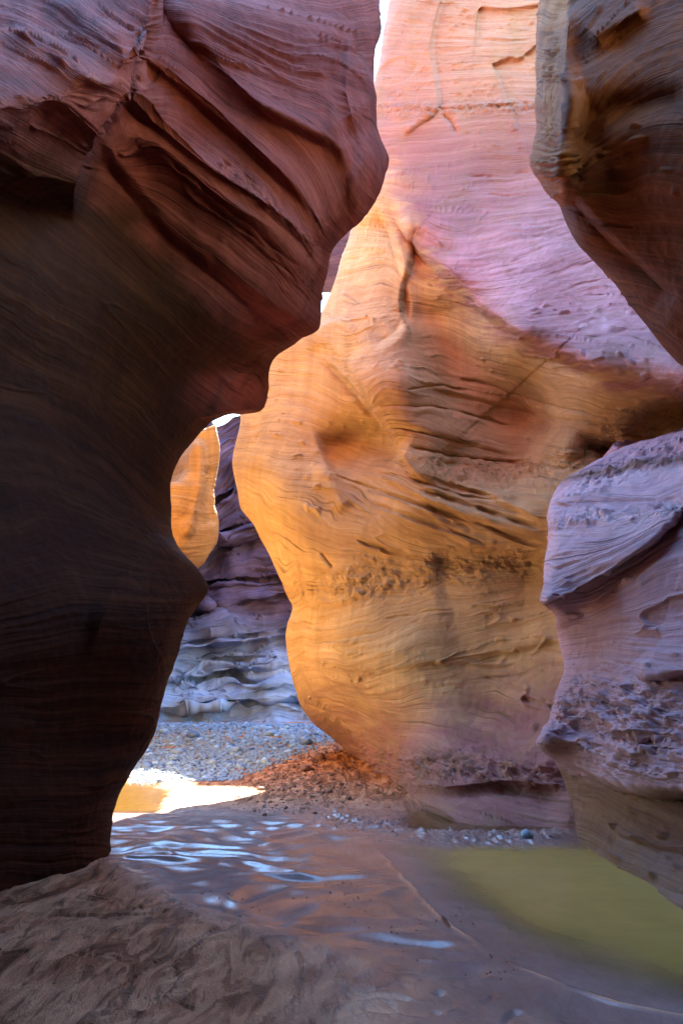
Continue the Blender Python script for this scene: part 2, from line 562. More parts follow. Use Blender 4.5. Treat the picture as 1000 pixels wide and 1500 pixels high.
# ------------------------------------------------------------------ near left wall (dark, overhanging)
Lb = [(552, -220), (550, -190), (548, -160), (542, -60), (548, 20), (555, 95), (561, 180), (580, 230), (571, 268), (542, 308), (502, 345), (480, 370),
      (471, 420), (466, 482), (440, 506), (402, 530), (396, 572), (382, 602), (335, 612), (300, 640), (263, 668), (246, 702),
      (244, 752), (256, 800), (290, 842), (301, 868), (277, 910), (262, 975), (251, 1030), (246, 1072), (226, 1108),
      (196, 1150), (178, 1182), (166, 1222), (163, 1268), (150, 1330), (120, 1420)]
nL = len(Lb)
Lt = np.linspace(0, 1, nL)
La = [(-320, -230 + 1830 * t) for t in np.interp(np.cumsum([0] + [math.hypot(b[0] - a[0], b[1] - a[1]) for a, b in zip(Lb, Lb[1:])]),
                                                 [0, 1900], [0, 1]) / 1.0]
La[-1] = (-320, 1700)
left_anchor = [
    (163, 1268, 6.6), (0, 1320, 5.8), (-250, 1400, 4.6), (-320, 1700, 4.2), (120, 1420, 6.8),
    (245, 1060, 7.1), (100, 1050, 6.2), (0, 1050, 5.6), (-250, 1050, 4.2),
    (300, 868, 7.3), (200, 860, 6.6), (0, 860, 5.4), (-250, 860, 4.0),
    (248, 740, 8.2), (100, 720, 6.9), (-250, 700, 4.4),
    (335, 612, 9.3), (390, 580, 9.6), (220, 560, 8.0), (0, 560, 6.3), (-250, 520, 4.6),
    (466, 480, 8.0), (350, 470, 7.7), (150, 400, 6.9), (0, 400, 5.8), (-250, 350, 4.4),
    (475, 370, 7.7), (400, 330, 7.1), (300, 280, 6.9), (200, 220, 6.8),
    (575, 235, 7.9), (520, 250, 7.5), (450, 150, 7.1), (330, 120, 6.9), (240, 60, 6.8),
    (548, 20, 7.9), (400, 0, 7.4), (200, 60, 6.3), (130, 110, 5.4), (0, 150, 4.4), (-250, 160, 3.4), (100, 230, 6.0), (0, 280, 5.6),
    (0, 0, 6.2), (100, 0, 6.6), (0, 80, 5.1), (-250, 0, 4.7),
    (545, -100, 8.5), (540, -160, 9.4), (300, -160, 9.0), (0, -160, 8.2), (-300, -160, 6.4), (550, -300, 12), (-320, -300, 9)]
left_strokes = [
    step([(232, -60), (225, 40), (214, 120), (190, 162), (152, 212), (128, 262), (110, 330)], -0.9, 7, 150, 0.15, side=1),
    ridge([(150, 215), (240, 215), (330, 290), (420, 330), (474, 420)], -0.12, 30, 0.15),
    step([(70, 150), (150, 225), (240, 330), (350, 420), (440, 480), (500, 500)], 0.25, 14, 110, 0.03, side=1),
    ridge([(188, 170), (280, 250), (380, 325), (450, 390), (474, 440)], -0.22, 30, 0.15),
    step([(190, 140), (300, 240), (390, 300), (450, 360), (480, 420), (500, 460)], -0.26, 10, 34, 0.03, side=-1),
    step([(190, 60), (260, 120), (350, 200), (430, 275), (474, 345), (490, 400)], -0.24, 10, 40, 0.03, side=-1),
    step([(215, -20), (290, 70), (370, 150), (440, 190), (500, 230), (520, 340)], -0.26, 14, 60, 0.03, side=-1),
    ridge([(250, -10), (380, 40), (480, 90), (540, 190)], -0.2, 45, 0.1),
    ridge([(505, 20), (498, 130), (520, 210), (500, 290)], 0.12, 10, 0.2),
    crack([(230, 225), (310, 290), (380, 345), (450, 400)], 0.08, 4, 31), crack([(260, 270), (330, 320), (420, 385)], 0.07, 3, 32),
    crack([(290, 290), (360, 350), (440, 410)], 0.06, 3, 33),
    step([(0, 610), (120, 665), (200, 740), (240, 770)], -0.10, 6, 60, 0.2, side=1),
    step([(128, 1000), (140, 900), (175, 835), (235, 800), (300, 868)], -0.16, 16, 120, 0.3, side=1),
    step([(300, 640), (330, 560), (400, 525)], -0.15, 10, 70, 0.1, side=1),
    ridge([(0, 40), (80, 60), (150, 110), (180, 150)], -0.22, 22, 0.2),
    ridge([(90, 0), (160, 40), (215, 100)], -0.22, 22, 0.2),
    ridge([(40, 0), (110, 60), (180, 120)], 0.15, 14, 0.2),
]
left_bed = [
    ([(-300, -700), (300, -600), (640, -700)], 22), ([(-300, -300), (200, -200), (560, -200)], 14.5),
    ([(250, 0), (400, 45), (545, 60)], 10.6), ([(240, 50), (380, 100), (500, 150), (560, 230)], 9.5),
    ([(230, 80), (330, 170), (430, 260), (474, 350)], 8.2), ([(190, 165), (300, 250), (420, 350), (470, 430)], 7.0),
    ([(130, 260), (260, 370), (400, 470), (440, 500)], 5.9), ([(0, 0), (110, 50), (215, 120)], 8.4),
    ([(0, 90), (120, 160), (170, 210)], 7.2), ([(0, 330), (150, 450), (330, 600)], 4.9),
    ([(0, 610), (120, 665), (245, 760)], 3.7), ([(0, 860), (150, 840), (300, 860)], 2.8), ([(0, 1060), (245, 1060)], 1.5),
    ([(-250, 1300), (165, 1270)], 0.3), ([(-300, 0), (-200, 20)], 7.4), ([(-300, 700), (-200, 700)], 3.4)]


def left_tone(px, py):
    """red beds above the lowest swooping ridge; shade painted below, lit arch underside lightened"""
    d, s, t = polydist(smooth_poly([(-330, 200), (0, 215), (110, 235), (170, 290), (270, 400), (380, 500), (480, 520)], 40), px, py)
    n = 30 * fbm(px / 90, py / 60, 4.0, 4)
    under = np.exp(-(((px - 350) / 75) ** 2 + ((py - 580) / 42) ** 2) ** 2) * np.clip(0.8 + 0.5 * n / 30, 0, 1)  # warm light on the arch underside painted as redder rock
    return np.maximum(sstep(35, -45, d * s + n) * sstep(-170, -90, py), under)  # top rim kept dark to cut its bounce


def left_back(E, px, py, d):
    k = sstep(250, 700, py)
    return at(px - 230 - 60 * k, py - 70, d + 1.5)


def left_front(E, px, py, d):
    return np.stack([-2.7 + 0 * d - 0.02 * E[:, 2], -9 + 0 * d, E[:, 2]], -1)


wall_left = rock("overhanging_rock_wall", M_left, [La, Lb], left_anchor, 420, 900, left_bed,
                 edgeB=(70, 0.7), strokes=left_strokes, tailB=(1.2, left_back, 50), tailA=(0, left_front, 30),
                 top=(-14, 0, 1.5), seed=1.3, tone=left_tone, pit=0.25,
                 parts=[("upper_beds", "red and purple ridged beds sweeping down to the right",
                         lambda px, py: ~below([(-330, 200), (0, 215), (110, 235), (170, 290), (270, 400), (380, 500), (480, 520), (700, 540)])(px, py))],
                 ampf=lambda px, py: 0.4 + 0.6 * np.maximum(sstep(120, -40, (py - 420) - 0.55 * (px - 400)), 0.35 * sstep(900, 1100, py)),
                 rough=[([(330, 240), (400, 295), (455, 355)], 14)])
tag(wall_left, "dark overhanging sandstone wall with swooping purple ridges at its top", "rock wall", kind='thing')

# ------------------------------------------------------------------ big central wall
Ca = [(640, -900), (600, -300), (583, -60), (573, 10), (562, 60), (552, 115), (530, 200), (512, 335), (499, 388), (486, 434), (463, 472), (408, 486), (365, 505),
      (340, 550), (348, 614), (338, 680), (345, 722), (351, 746), (371, 768), (396, 812), (420, 860), (432, 892), (420, 932),
      (425, 985), (440, 1030), (460, 1060), (490, 1087), (520, 1112), (546, 1138), (600, 1187), (620, 1240), (640, 1300)]
nC = len(Ca)
Cm = [(max(p[0] + 190, 690 if p[1] < 400 else 0), p[1] + (30 if 450 < p[1] < 900 else 0)) for p in Ca]
Cc = [(1130, y) for y in np.interp(np.arange(nC), [0, 3, nC - 4, nC - 1], [-900, 0, 1215, 1420])]
Cm = [(0.62 * a[0] + 0.38 * c[0], 0.62 * a[1] + 0.38 * c[1]) for a, c in zip(Ca, Cc)]
cen_anchor = [
    (640, -900, 15.5), (1130, -900, 12.5), (600, -300, 14.6), (1130, -300, 11.4),
    (575, 0, 14.1), (700, 0, 13.0), (800, 0, 12.4), (1000, 0, 11.6), (1130, 0, 11.2),
    (560, 150, 14.3), (700, 180, 13.4), (800, 180, 12.9), (1000, 250, 12.0),
    (600, 335, 12.9), (700, 330, 12.9), (850, 330, 12.2), (1000, 430, 10.6), (1130, 450, 9.8),
    (660, 400, 11.7), (760, 488, 10.4), (860, 532, 9.4), (1000, 575, 8.4), (1130, 600, 7.8), (850, 440, 10.9),
    (640, 470, 12.7), (660, 540, 12.8), (720, 580, 12.6), (780, 600, 12.4), (885, 628, 10.5), (1000, 592, 9.8), (1130, 620, 9.4), (830, 668, 10.6),
    (520, 400, 13.3), (560, 480, 12.5), (590, 560, 12.1), (490, 440, 13.7), (470, 500, 14.0),
    (410, 540, 14.9), (450, 560, 14.4), (530, 650, 13.6), (600, 690, 12.2),
    (345, 680, 14.3), (400, 690, 13.7), (440, 790, 13.2), (600, 750, 11.7), (700, 740, 11.3), (820, 740, 10.2), (1000, 740, 9.6),
    (432, 890, 13.6), (480, 880, 12.9), (600, 840, 12.1), (800, 850, 11.0), (600, 930, 11.6), (800, 930, 10.8), (1000, 930, 9.6),
    (425, 985, 13.7), (520, 1000, 12.4), (600, 1050, 11.5), (700, 1040, 10.9), (800, 1050, 10.3), (1000, 1050, 9.3),
    (495, 1087, 15.0), (546, 1138, 13.4), (600, 1100, 11.3), (600, 1187, 10.2), (680, 1210, 8.9), (740, 1216, 8.75), (830, 1220, 8.7),
    (700, 1130, 9.9), (1000, 1215, 8.3), (1130, 1420, 7.8), (640, 1300, 9.3)]
cen_strokes = [
    step([(440, 500), (500, 550), (545, 602), (575, 650), (608, 697), (650, 735)], -0.7, 4, 90, 0.38, side=-1),
    ridge([(470, 500), (520, 560), (556, 612)], 0.18, 7, 0.15),
    ridge([(455, 500), (500, 552), (540, 600), (590, 660)], 0.22, 9, 0.1),
    ridge([(520, 320), (500, 400), (505, 470), (520, 520)], -0.20, 12, 0.2),
    ridge([(560, 330), (585, 400), (595, 450), (590, 490), (550, 500)], -0.15, 14, 0.2),
    step([(548, 300), (572, 340), (590, 400), (597, 455), (580, 495), (540, 515)], 0.34, 7, 48, 0.12, side=1),
    step([(606, 325), (599, 385), (588, 440), (600, 500)], 0.42, 6, 80, 0.2, side=-1),
    step([(560, 270), (600, 345), (640, 392), (700, 450), (760, 490), (850, 532), (1000, 580), (1130, 610)], 0.75, 9, 120, 0.16, side=1),
    ridge([(470, 665), (530, 640), (590, 670)], 0.55, 24, 0.1),
    ridge([(465, 668), (480, 700), (510, 750)], -0.22, 15, 0.2),
    ridge([(620, 670), (720, 690), (830, 690), (920, 660)], 0.42, 26, 0.15),
    ridge([(862, 655), (890, 660)], 0.5, 15, 0.0),
    step([(560, 610), (650, 640), (760, 668)], -0.14, 5, 30, 0.15, side=-1),
    step([(600, 560), (700, 585), (850, 615)], -0.12, 5, 30, 0.15, side=-1),
    step([(600, 690), (700, 720), (800, 770)], -0.16, 5, 40, 0.15, side=-1),
    step([(540, 690), (650, 745), (800, 800)], -0.14, 5, 40, 0.15, side=-1),
    step([(620, 820), (700, 805), (800, 815)], 0.32, 12, 60, 0.15, side=1),
    step([(436, 1024), (560, 985), (700, 962), (830, 938)], 0.07, 5, 120, 0.06, side=1),
    crack([(548, 592), (620, 598), (700, 612), (790, 640)], 0.22, 4, 1), crack([(560, 622), (640, 640), (720, 655)], 0.16, 3, 2),
    crack([(610, 548), (700, 560), (800, 590), (900, 612)], 0.20, 4, 3), crack([(590, 575), (640, 566), (700, 575)], 0.15, 3, 4),
    crack([(590, 652), (680, 672), (780, 680)], 0.22, 5, 5), crack([(470, 672), (540, 690), (620, 705), (740, 730)], 0.20, 4, 6),
    crack([(480, 692), (560, 720), (640, 748), (690, 762)], 0.18, 3.5, 7), crack([(600, 700), (680, 726), (740, 733)], 0.16, 3, 8),
    crack([(610, 715), (700, 745), (800, 776)], 0.26, 5, 9), crack([(620, 735), (660, 765), (690, 770)], 0.16, 4, 10),
    crack([(540, 735), (640, 770), (720, 800)], 0.18, 3.5, 11), crack([(690, 760), (760, 790), (810, 800)], 0.18, 4, 12),
    crack([(470, 810), (480, 822), (490, 832)], 0.14, 4, 13), crack([(520, 790), (560, 805), (600, 812)], 0.14, 3, 14),
    crack([(440, 1030), (480, 1045), (520, 1068)], 0.10, 2.5, 15), crack([(455, 1020), (510, 1035), (560, 1062)], 0.08, 2.5, 16),
    crack([(760, 1022), (790, 1030), (815, 1036)], 0.14, 3, 17), crack([(700, 985), (760, 1008), (820, 1035)], 0.05, 2, 18),
    crack([(430, 940), (560, 905), (700, 890)], 0.05, 2, 19), crack([(620, 300), (720, 285), (800, 292)], 0.07, 3, 20),
    crack([(680, 258), (740, 254), (780, 250)], 0.09, 3, 21), crack([(740, 340), (800, 348), (860, 330)], 0.07, 3, 22),
    crack([(790, 405), (860, 385), (930, 372)], 0.09, 4, 23), crack([(800, 430), (880, 410), (960, 395)], 0.09, 3, 24), crack([(760, 470), (860, 455), (960, 430)], 0.07, 3, 25),
    crack([(850, 500), (910, 486), (980, 480)], 0.10, 4, 26), crack([(560, 165), (660, 163), (790, 150)], 0.07, 3, 27), crack([(560, 60), (660, 55), (790, 58)], 0.05, 2.5, 28),
    step([(560, 1105), (650, 1095), (740, 1105), (840, 1110)], -0.20, 12, 38, 0.15, side=1),
    step([(550, 1150), (650, 1158), (740, 1150), (840, 1160)], 0.28, 10, 60, 0.15, side=1),
    step([(655, -30), (632, 60), (640, 120), (640, 162), (610, 185), (585, 205)], -0.13, 4, 60, 0.1, side=1),
    ridge([(645, 168), (660, 180), (670, 200)], 0.08, 4, 0.2),
    step([(545, 125), (570, 92), (592, 84), (612, 96)], 0.09, 3, 60, 0.03, side=1),
    step([(720, 96), (745, 86), (765, 84), (805, 50)], 0.10, 3, 60, 0.03, side=1),
    step([(700, 10), (745, 14), (825, 2)], 0.09, 3, 50, 0.03, side=1),
]
cen_bed = [
    ([(640, -800), (1100, -800)], 32), ([(600, -300), (1100, -300)], 22),
    ([(560, 30), (680, 28), (800, 32), (1100, 0)], 17.5), ([(560, 165), (700, 152), (800, 148), (1100, 130)], 14),
    ([(600, 280), (700, 275), (840, 265), (1100, 240)], 11.6), ([(620, 390), (760, 380), (900, 335), (1100, 300)], 9.6),
    ([(700, 450), (850, 420), (960, 400), (1100, 380)], 8.4), ([(760, 490), (880, 510), (1000, 525), (1100, 530)], 7.4),
    ([(500, 390), (580, 385)], 8.6), ([(490, 460), (590, 455), (660, 460)], 7.6),
    ([(560, 560), (700, 590), (880, 640), (1100, 640)], 6.2), ([(600, 640), (700, 680), (830, 692), (1100, 690)], 5.4),
    ([(480, 670), (620, 728), (800, 785), (1100, 800)], 4.6), ([(350, 700), (500, 775), (650, 822), (820, 830)], 4.0),
    ([(400, 560), (460, 570), (520, 600)], 6.0), ([(345, 640), (420, 640), (520, 660)], 5.0),
    ([(430, 892), (600, 862), (820, 852)], 3.2), ([(422, 965), (600, 940), (820, 885)], 2.5), ([(440, 1024), (650, 968), (820, 940)], 2.1),
    ([(450, 1020), (620, 1070), (800, 1110)], 1.5), ([(560, 1120), (700, 1150), (830, 1180)], 0.8), ([(600, 1160), (700, 1185), (790, 1215)], 0.35),
    ([(900, 1050), (1100, 1050)], 1.4), ([(900, 900), (1100, 880)], 2.8)]


def cen_back(E, px, py, d):
    return at(px + 260, py - 20, d + 5.0)


def cen_right(E, px, py, d):
    return E + np.stack([2.0 + 0 * d, -3 + 0 * d, 0 * d], -1)


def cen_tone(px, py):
    """sky light painted as a tint above the lip and on the foot"""
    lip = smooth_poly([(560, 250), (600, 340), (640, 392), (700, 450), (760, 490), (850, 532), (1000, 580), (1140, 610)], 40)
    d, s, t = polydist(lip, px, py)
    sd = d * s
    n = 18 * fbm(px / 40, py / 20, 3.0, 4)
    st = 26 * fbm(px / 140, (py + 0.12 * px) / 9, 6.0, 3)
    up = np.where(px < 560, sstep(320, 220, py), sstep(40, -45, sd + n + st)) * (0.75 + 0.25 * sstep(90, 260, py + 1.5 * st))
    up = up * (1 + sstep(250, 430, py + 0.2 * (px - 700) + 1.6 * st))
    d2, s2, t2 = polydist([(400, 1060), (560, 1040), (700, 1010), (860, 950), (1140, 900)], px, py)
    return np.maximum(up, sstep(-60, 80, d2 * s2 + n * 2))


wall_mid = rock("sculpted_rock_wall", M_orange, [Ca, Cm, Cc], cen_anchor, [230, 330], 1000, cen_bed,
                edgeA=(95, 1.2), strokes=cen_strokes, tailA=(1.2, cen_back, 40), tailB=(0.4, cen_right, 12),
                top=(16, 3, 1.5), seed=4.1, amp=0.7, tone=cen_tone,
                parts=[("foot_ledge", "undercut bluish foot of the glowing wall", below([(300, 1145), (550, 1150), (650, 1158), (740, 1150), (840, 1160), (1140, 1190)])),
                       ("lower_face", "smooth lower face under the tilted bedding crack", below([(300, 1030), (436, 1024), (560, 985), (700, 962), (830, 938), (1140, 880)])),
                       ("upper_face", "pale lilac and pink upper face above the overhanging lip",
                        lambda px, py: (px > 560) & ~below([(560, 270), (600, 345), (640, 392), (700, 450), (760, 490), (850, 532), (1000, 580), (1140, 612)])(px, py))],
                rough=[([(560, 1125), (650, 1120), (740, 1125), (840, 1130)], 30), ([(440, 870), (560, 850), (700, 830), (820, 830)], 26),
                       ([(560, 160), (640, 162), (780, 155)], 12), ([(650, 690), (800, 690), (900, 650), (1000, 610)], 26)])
tag(wall_mid, "tall curving sandstone wall, lilac above and glowing orange below, behind the dark wall", "rock wall", kind='thing')

# ------------------------------------------------------------------ near right rock, upper
Ra = [(792, -110), (793, -85), (794, -50), (796, 0), (783, 60), (783, 130), (790, 190), (780, 240), (800, 278), (824, 300), (840, 350),
      (872, 384), (912, 432), (950, 482), (986, 530), (1010, 548), (1080, 590), (1180, 640), (1300, 690)]
nR = len(Ra)
Rb = [(1500, y) for y in np.linspace(-110, 560, nR)]
r_anchor = [(790, -330, 7.6), (1500, -400, 4.4), (788, -120, 7.2), (1000, -200, 6.0), (1500, -200, 3.6), (796, 0, 6.9), (785, 130, 6.7), (826, 130, 6.0), (830, 20, 6.2), (826, 250, 6.1),
            (900, 60, 5.7), (1000, 60, 5.1), (1000, 250, 5.2), (900, 250, 5.9), (800, 270, 6.7), (850, 350, 6.7), (912, 430, 6.8), (1000, 540, 6.6), (1000, 430, 6.0),
            (1150, 300, 4.6), (1150, 0, 4.4), (1500, 300, 3.0), (1300, 690, 5.0), (1500, 560, 3.2)]
r_strokes = [ridge([(834, 0), (826, 80), (836, 150), (826, 250), (840, 300)], -0.3, 13, 0.1),
             step([(826, 255), (850, 290), (900, 350), (960, 400), (1010, 440)], 0.25, 8, 60, 0.15, side=1),
             ridge([(840, 230), (880, 170), (960, 150), (1020, 150)], 0.16, 24, 0.15),
             ridge([(850, 60), (900, 30), (950, 0)], -0.15, 18, 0.2)]
r_bed = [([(780, -700), (1400, -800)], 18), ([(790, -200), (1000, -300), (1400, -400)], 12), ([(830, 60), (900, 0), (1000, -60)], 9), ([(790, 120), (830, 120)], 8.0),
         ([(830, 190), (900, 90), (1000, 40)], 8.0), ([(840, 240), (920, 190), (1050, 170)], 7.0), ([(830, 280), (900, 300), (1000, 310)], 6.2),
         ([(850, 360), (930, 390), (1050, 420)], 5.4), ([(930, 460), (1000, 520), (1100, 580)], 4.4), ([(1400, 300), (1500, 300)], 5.0)]


def r_back(E, px, py, d):
    return at(px + 110, py - 50, d + 1.3)


def r_front(E, px, py, d):
    return np.stack([2.9 + 0 * d, -9 + 0 * d, E[:, 2]], -1)


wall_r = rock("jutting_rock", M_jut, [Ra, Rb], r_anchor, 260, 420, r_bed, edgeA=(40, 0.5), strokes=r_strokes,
              tailA=(0.9, r_back, 30), tailB=(0.0001, r_front, 24), top=(14, 0.5, -0.5), seed=7.7, amp=0.8, tone=lambda px, py: sstep(832, 822, px + 5 * fbm(px / 20, py / 20, 1.0, 2)) * sstep(330, 270, py),  # left face tinted as if lit by warm bounce
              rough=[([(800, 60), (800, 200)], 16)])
tag(wall_r, "dark jutting rock with light painted on its pitted left edge, above the lilac buttress", "rock")

# ------------------------------------------------------------------ near right buttress, lower
Da = [(905, 650), (860, 674), (824, 699), (803, 738), (800, 790), (792, 840), (787, 882), (808, 902), (819, 932), (824, 985), (802, 1046), (784, 1090),
      (812, 1128), (828, 1175), (832, 1215), (834, 1256), (838, 1310), (842, 1380)]
nD = len(Da)
Db = [(1400, y) for y in np.interp(np.arange(nD), [0, 4, 11, nD - 1], [470, 660, 1150, 1800])]
d_anchor = [(890, 634, 9.6), (850, 664, 9.4), (814, 705, 9.2), (802, 742, 8.8), (792, 840, 8.0), (787, 882, 7.6), (819, 932, 8.2), (824, 985, 8.1), (800, 1046, 7.8), (786, 1090, 7.55),
            (814, 1130, 7.9), (830, 1180, 7.8), (834, 1256, 7.6), (842, 1380, 7.5), (1000, 612, 8.6), (1000, 680, 7.9), (900, 690, 8.7), (900, 800, 7.5), (900, 900, 7.3),
            (1000, 800, 6.7), (1000, 900, 6.5), (1000, 1000, 6.2), (900, 1000, 7.1), (900, 1100, 6.8), (1000, 1130, 5.9), (900, 1200, 6.9), (1000, 1250, 5.9), (1000, 1335, 5.6), (900, 1285, 6.65),
            (1400, 470, 6.0), (1400, 700, 4.0), (1400, 1000, 3.5), (1400, 1300, 3.4), (1400, 1800, 3.2)]
d_strokes = [step([(760, 900), (800, 890), (870, 852), (950, 800), (1010, 738), (1080, 650)], -0.32, 5, 110, 0.03, side=-1),
             step([(770, 1092), (830, 1122), (900, 1150), (1010, 1165), (1120, 1190)], 0.5, 9, 170, 0.02, side=1),
             step([(826, 1240), (880, 1268), (940, 1300), (1010, 1330), (1100, 1370)], -0.14, 7, 60, 0.02, side=1),
             step([(930, 968), (950, 990), (1010, 985), (1080, 980)], -0.25, 8, 40, 0.1, side=-1),
             ridge([(800, 744), (850, 742), (920, 735), (1000, 732)], 0.10, 7, 0.1),
             ridge([(790, 1050), (880, 1075), (1000, 1100)], 0.10, 10, 0.1)]
d_bed = [([(830, 690), (1000, 630), (1300, 560)], 5.2), ([(800, 746), (1000, 735), (1300, 700)], 4.6), ([(798, 830), (900, 805), (1000, 760), (1300, 690)], 4.0),
         ([(790, 885), (900, 850), (1000, 800), (1300, 720)], 3.5), ([(820, 930), (1000, 900), (1300, 850)], 2.9), ([(820, 985), (1000, 1000), (1300, 1000)], 2.3),
         ([(785, 1090), (900, 1120), (1000, 1150), (1300, 1210)], 1.4), ([(830, 1180), (900, 1215), (1000, 1265), (1300, 1380)], 0.8), ([(833, 1250), (900, 1285), (1000, 1330), (1300, 1450)], 0.2)]


def d_back(E, px, py, d):
    return at(px + 130, py - 10, d + 3.0)


def d_front(E, px, py, d):
    return np.stack([2.7 + 0 * d, -9 + 0 * d, E[:, 2]], -1)


def d_tone(px, py):
    """undercut shade painted brown on the foot; wedge slab lightened as if lit"""
    d, s, t = polydist([(740, 1085), (812, 1126), (900, 1150), (1010, 1165), (1150, 1195)], px, py)
    d2, s2, t2 = polydist(smooth_poly([(740, 905), (800, 892), (870, 854), (950, 802), (1010, 740), (1080, 650)], 30), px, py)
    return np.maximum(sstep(-6, 10, d * s + 6 * fbm(px / 20, py / 20, 5.0, 2)), 2 * sstep(2, -4, d2 * s2) * sstep(690, 720, py + 0.2 * (px - 800)))


wall_d = rock("buttress_rock", M_pale, [Da, Db], d_anchor, 320, 640, d_bed, edgeA=(26, 0.4), strokes=d_strokes,
              tailA=(0.7, d_back, 30), tailB=(0.0001, d_front, 24), top=(0.6, 3.0, 0.15), seed=11.7, amp=0.8, tone=d_tone,
              parts=[("foot", "undercut foot of the buttress, its shade painted brown", below([(740, 1085), (770, 1094), (830, 1124), (900, 1152), (1010, 1167), (1120, 1192), (1400, 1260)])),
                     ("crust", "knobbly blue violet crust of the buttress", below([(760, 990), (824, 985), (900, 985), (1000, 1000), (1400, 1010)])),
                     ("wedge_slab", "smooth wedge shaped slab on top of the buttress", lambda px, py: ~below([(760, 900), (800, 890), (870, 852), (950, 800), (1010, 738), (1080, 650), (1400, 300)])(px, py))],
              rough=[([(790, 1030), (880, 1050), (1000, 1080), (1100, 1090)], 75), ([(800, 765), (900, 755), (1010, 745)], 14), ([(860, 700), (940, 670), (1010, 640)], 22)])
tag(wall_d, "pale lilac buttress with a wedge shaped slab and knobbly crust beside the green water", "rock")

# ------------------------------------------------------------------ far purple wall
Fa = [(120, 590), (120, 640), (120, 800), (120, 950), (120, 1075), (120, 1110)]
Fm = [(318, 622), (330, 690), (330, 800), (330, 950), (330, 1072), (330, 1110)]
Fb = [(640, 415), (640, 600), (640, 760), (640, 940), (640, 1080), (640, 1120)]
f_anchor = [(120, 590, 27), (120, 1100, 26), (318, 627, 30), (330, 800, 29), (330, 900, 28), (330, 1072, 26.5), (640, 350, 27), (640, 700, 27), (640, 1100, 25), (420, 800, 28), (420, 1000, 27)]
f_strokes = [step([(230, 905), (330, 890), (460, 870)], 0.5, 5, 30, 0.05), step([(230, 965), (330, 945), (460, 925)], 0.6, 4, 30, 0.05),
             step([(230, 1000), (330, 985), (460, 975)], 0.7, 4, 24, 0.05), step([(230, 1045), (330, 1035), (470, 1020)], 0.8, 4, 24, 0.05),
             step([(270, 850), (330, 800), (430, 780)], 0.8, 8, 60, 0.05)]
f_strokes += [crack([(225, 915), (300, 900), (380, 880), (470, 868)], 0.9, 3, 51), crack([(240, 950), (320, 935), (400, 930), (470, 905)], 1.1, 3.5, 52),
              crack([(245, 975), (330, 965), (420, 965)], 1.1, 3.5, 53), crack([(240, 1005), (330, 985), (370, 1000), (440, 990)], 1.3, 4, 54),
              crack([(235, 1040), (320, 1030), (470, 1030)], 1.3, 3.5, 55), crack([(290, 800), (350, 770), (420, 760)], 1.3, 3, 56), crack([(310, 740), (350, 715), (400, 700)], 1.0, 2.5, 57),
              crack([(270, 860), (340, 850), (430, 845)], 1.2, 2.5, 58)]
f_bed = [([(120, 600), (640, 400)], 14), ([(300, 760), (380, 700), (460, 650)], 9), ([(260, 840), (340, 790), (430, 770), (640, 740)], 7), ([(120, 850), (260, 870), (640, 840)], 5.4),
         ([(120, 960), (330, 945), (640, 900)], 3), ([(120, 1070), (640, 1060)], 0.3)]
wall_f = rock("ledged_rock_wall", M_far, [Fa, Fm, Fb], f_anchor, [110, 170], 420, f_bed, strokes=f_strokes,
              tailA=(0.0001, lambda E, px, py, d: E + np.array([-8, -3, 0.0]), 6), tailB=(0.0001, lambda E, px, py, d: E + np.array([8, -5, 0.0]), 6),
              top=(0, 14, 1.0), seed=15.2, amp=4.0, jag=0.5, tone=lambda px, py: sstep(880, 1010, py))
tag(wall_f, "distant purple and blue wall with stepped ledges behind the pebble bed", "rock wall", kind='thing')

# ------------------------------------------------------------------ far orange fin
Ga = [(286, 640), (281, 668), (278, 690), (262, 707), (225, 709), (215, 740), (205, 800), (200, 870), (200, 960)]
Gb = [(314, 622), (318, 655), (317, 700), (315, 738), (323, 765), (322, 790), (304, 824), (282, 850), (255, 960)]
g_anchor = [(280, 640, 22), (314, 640, 22.5), (280, 720, 21), (240, 720, 20.5), (318, 780, 22), (270, 800, 20.5), (282, 850, 22), (210, 800, 20), (200, 960, 21), (255, 960, 23), (314, 720, 22.5)]
g_strokes = [ridge([(290, 640), (292, 720), (270, 790)], -0.4, 8, 0.1), ridge([(303, 680), (304, 740), (312, 770)], 0.2, 7, 0.1)]
g_bed = [([(270, 650), (320, 640)], 10), ([(230, 730), (320, 740)], 7), ([(210, 800), (320, 790)], 5), ([(200, 900), (320, 880)], 3)]
M_fin = rock_material("golden_sandstone", (0.26, 0.13, 0.045), (0.38, 0.20, 0.07), (0.48, 0.28, 0.11), freq=5.0)
fin = rock("rock_fin", M_fin, [Ga, Gb], g_anchor, 110, 260, g_bed, edgeA=(14, 0.3), edgeB=(10, 0.15), strokes=g_strokes,
           tailA=(0.5, lambda E, px, py, d: at(px - 30, py + 10, d + 3.0), 10), tailB=(0.5, lambda E, px, py, d: at(px - 20, py + 10, d + 3.0), 10), top=(-0.3, 2.5, -0.3), seed=19.0, amp=1.2, jag=0.6)
tag(fin, "small golden rock fin in the gap beside the dark wall, sky behind its notch", "rock")

# purple spur seen in the slit between the dark wall and the tall wall
Sa = [(462, 250), (462, 300), (462, 360), (462, 420), (466, 428)]
Sb = [(540, 250), (536, 300), (530, 360), (520, 424), (500, 430)]
spur = rock("rock_spur", M_far, [Sa, Sb], [(462, 250, 20), (540, 250, 20), (500, 340, 20), (470, 420, 20.4), (520, 420, 20)], 60, 90,
            [([(462, 260), (540, 250)], 14), ([(462, 400), (540, 380)], 11)], edgeA=(12, 0.5), edgeB=(10, 0.5),
            tailA=(0.4, lambda E, px, py, d: at(px + 20, py, d + 3), 8), tailB=(0.4, lambda E, px, py, d: at(px - 10, py, d + 3), 8), top=(0, 3, 0.5), seed=23.0, amp=0.8, jag=0.5)
tag(spur, "purple rock spur in the narrow slit left of the orange alcove", "rock")

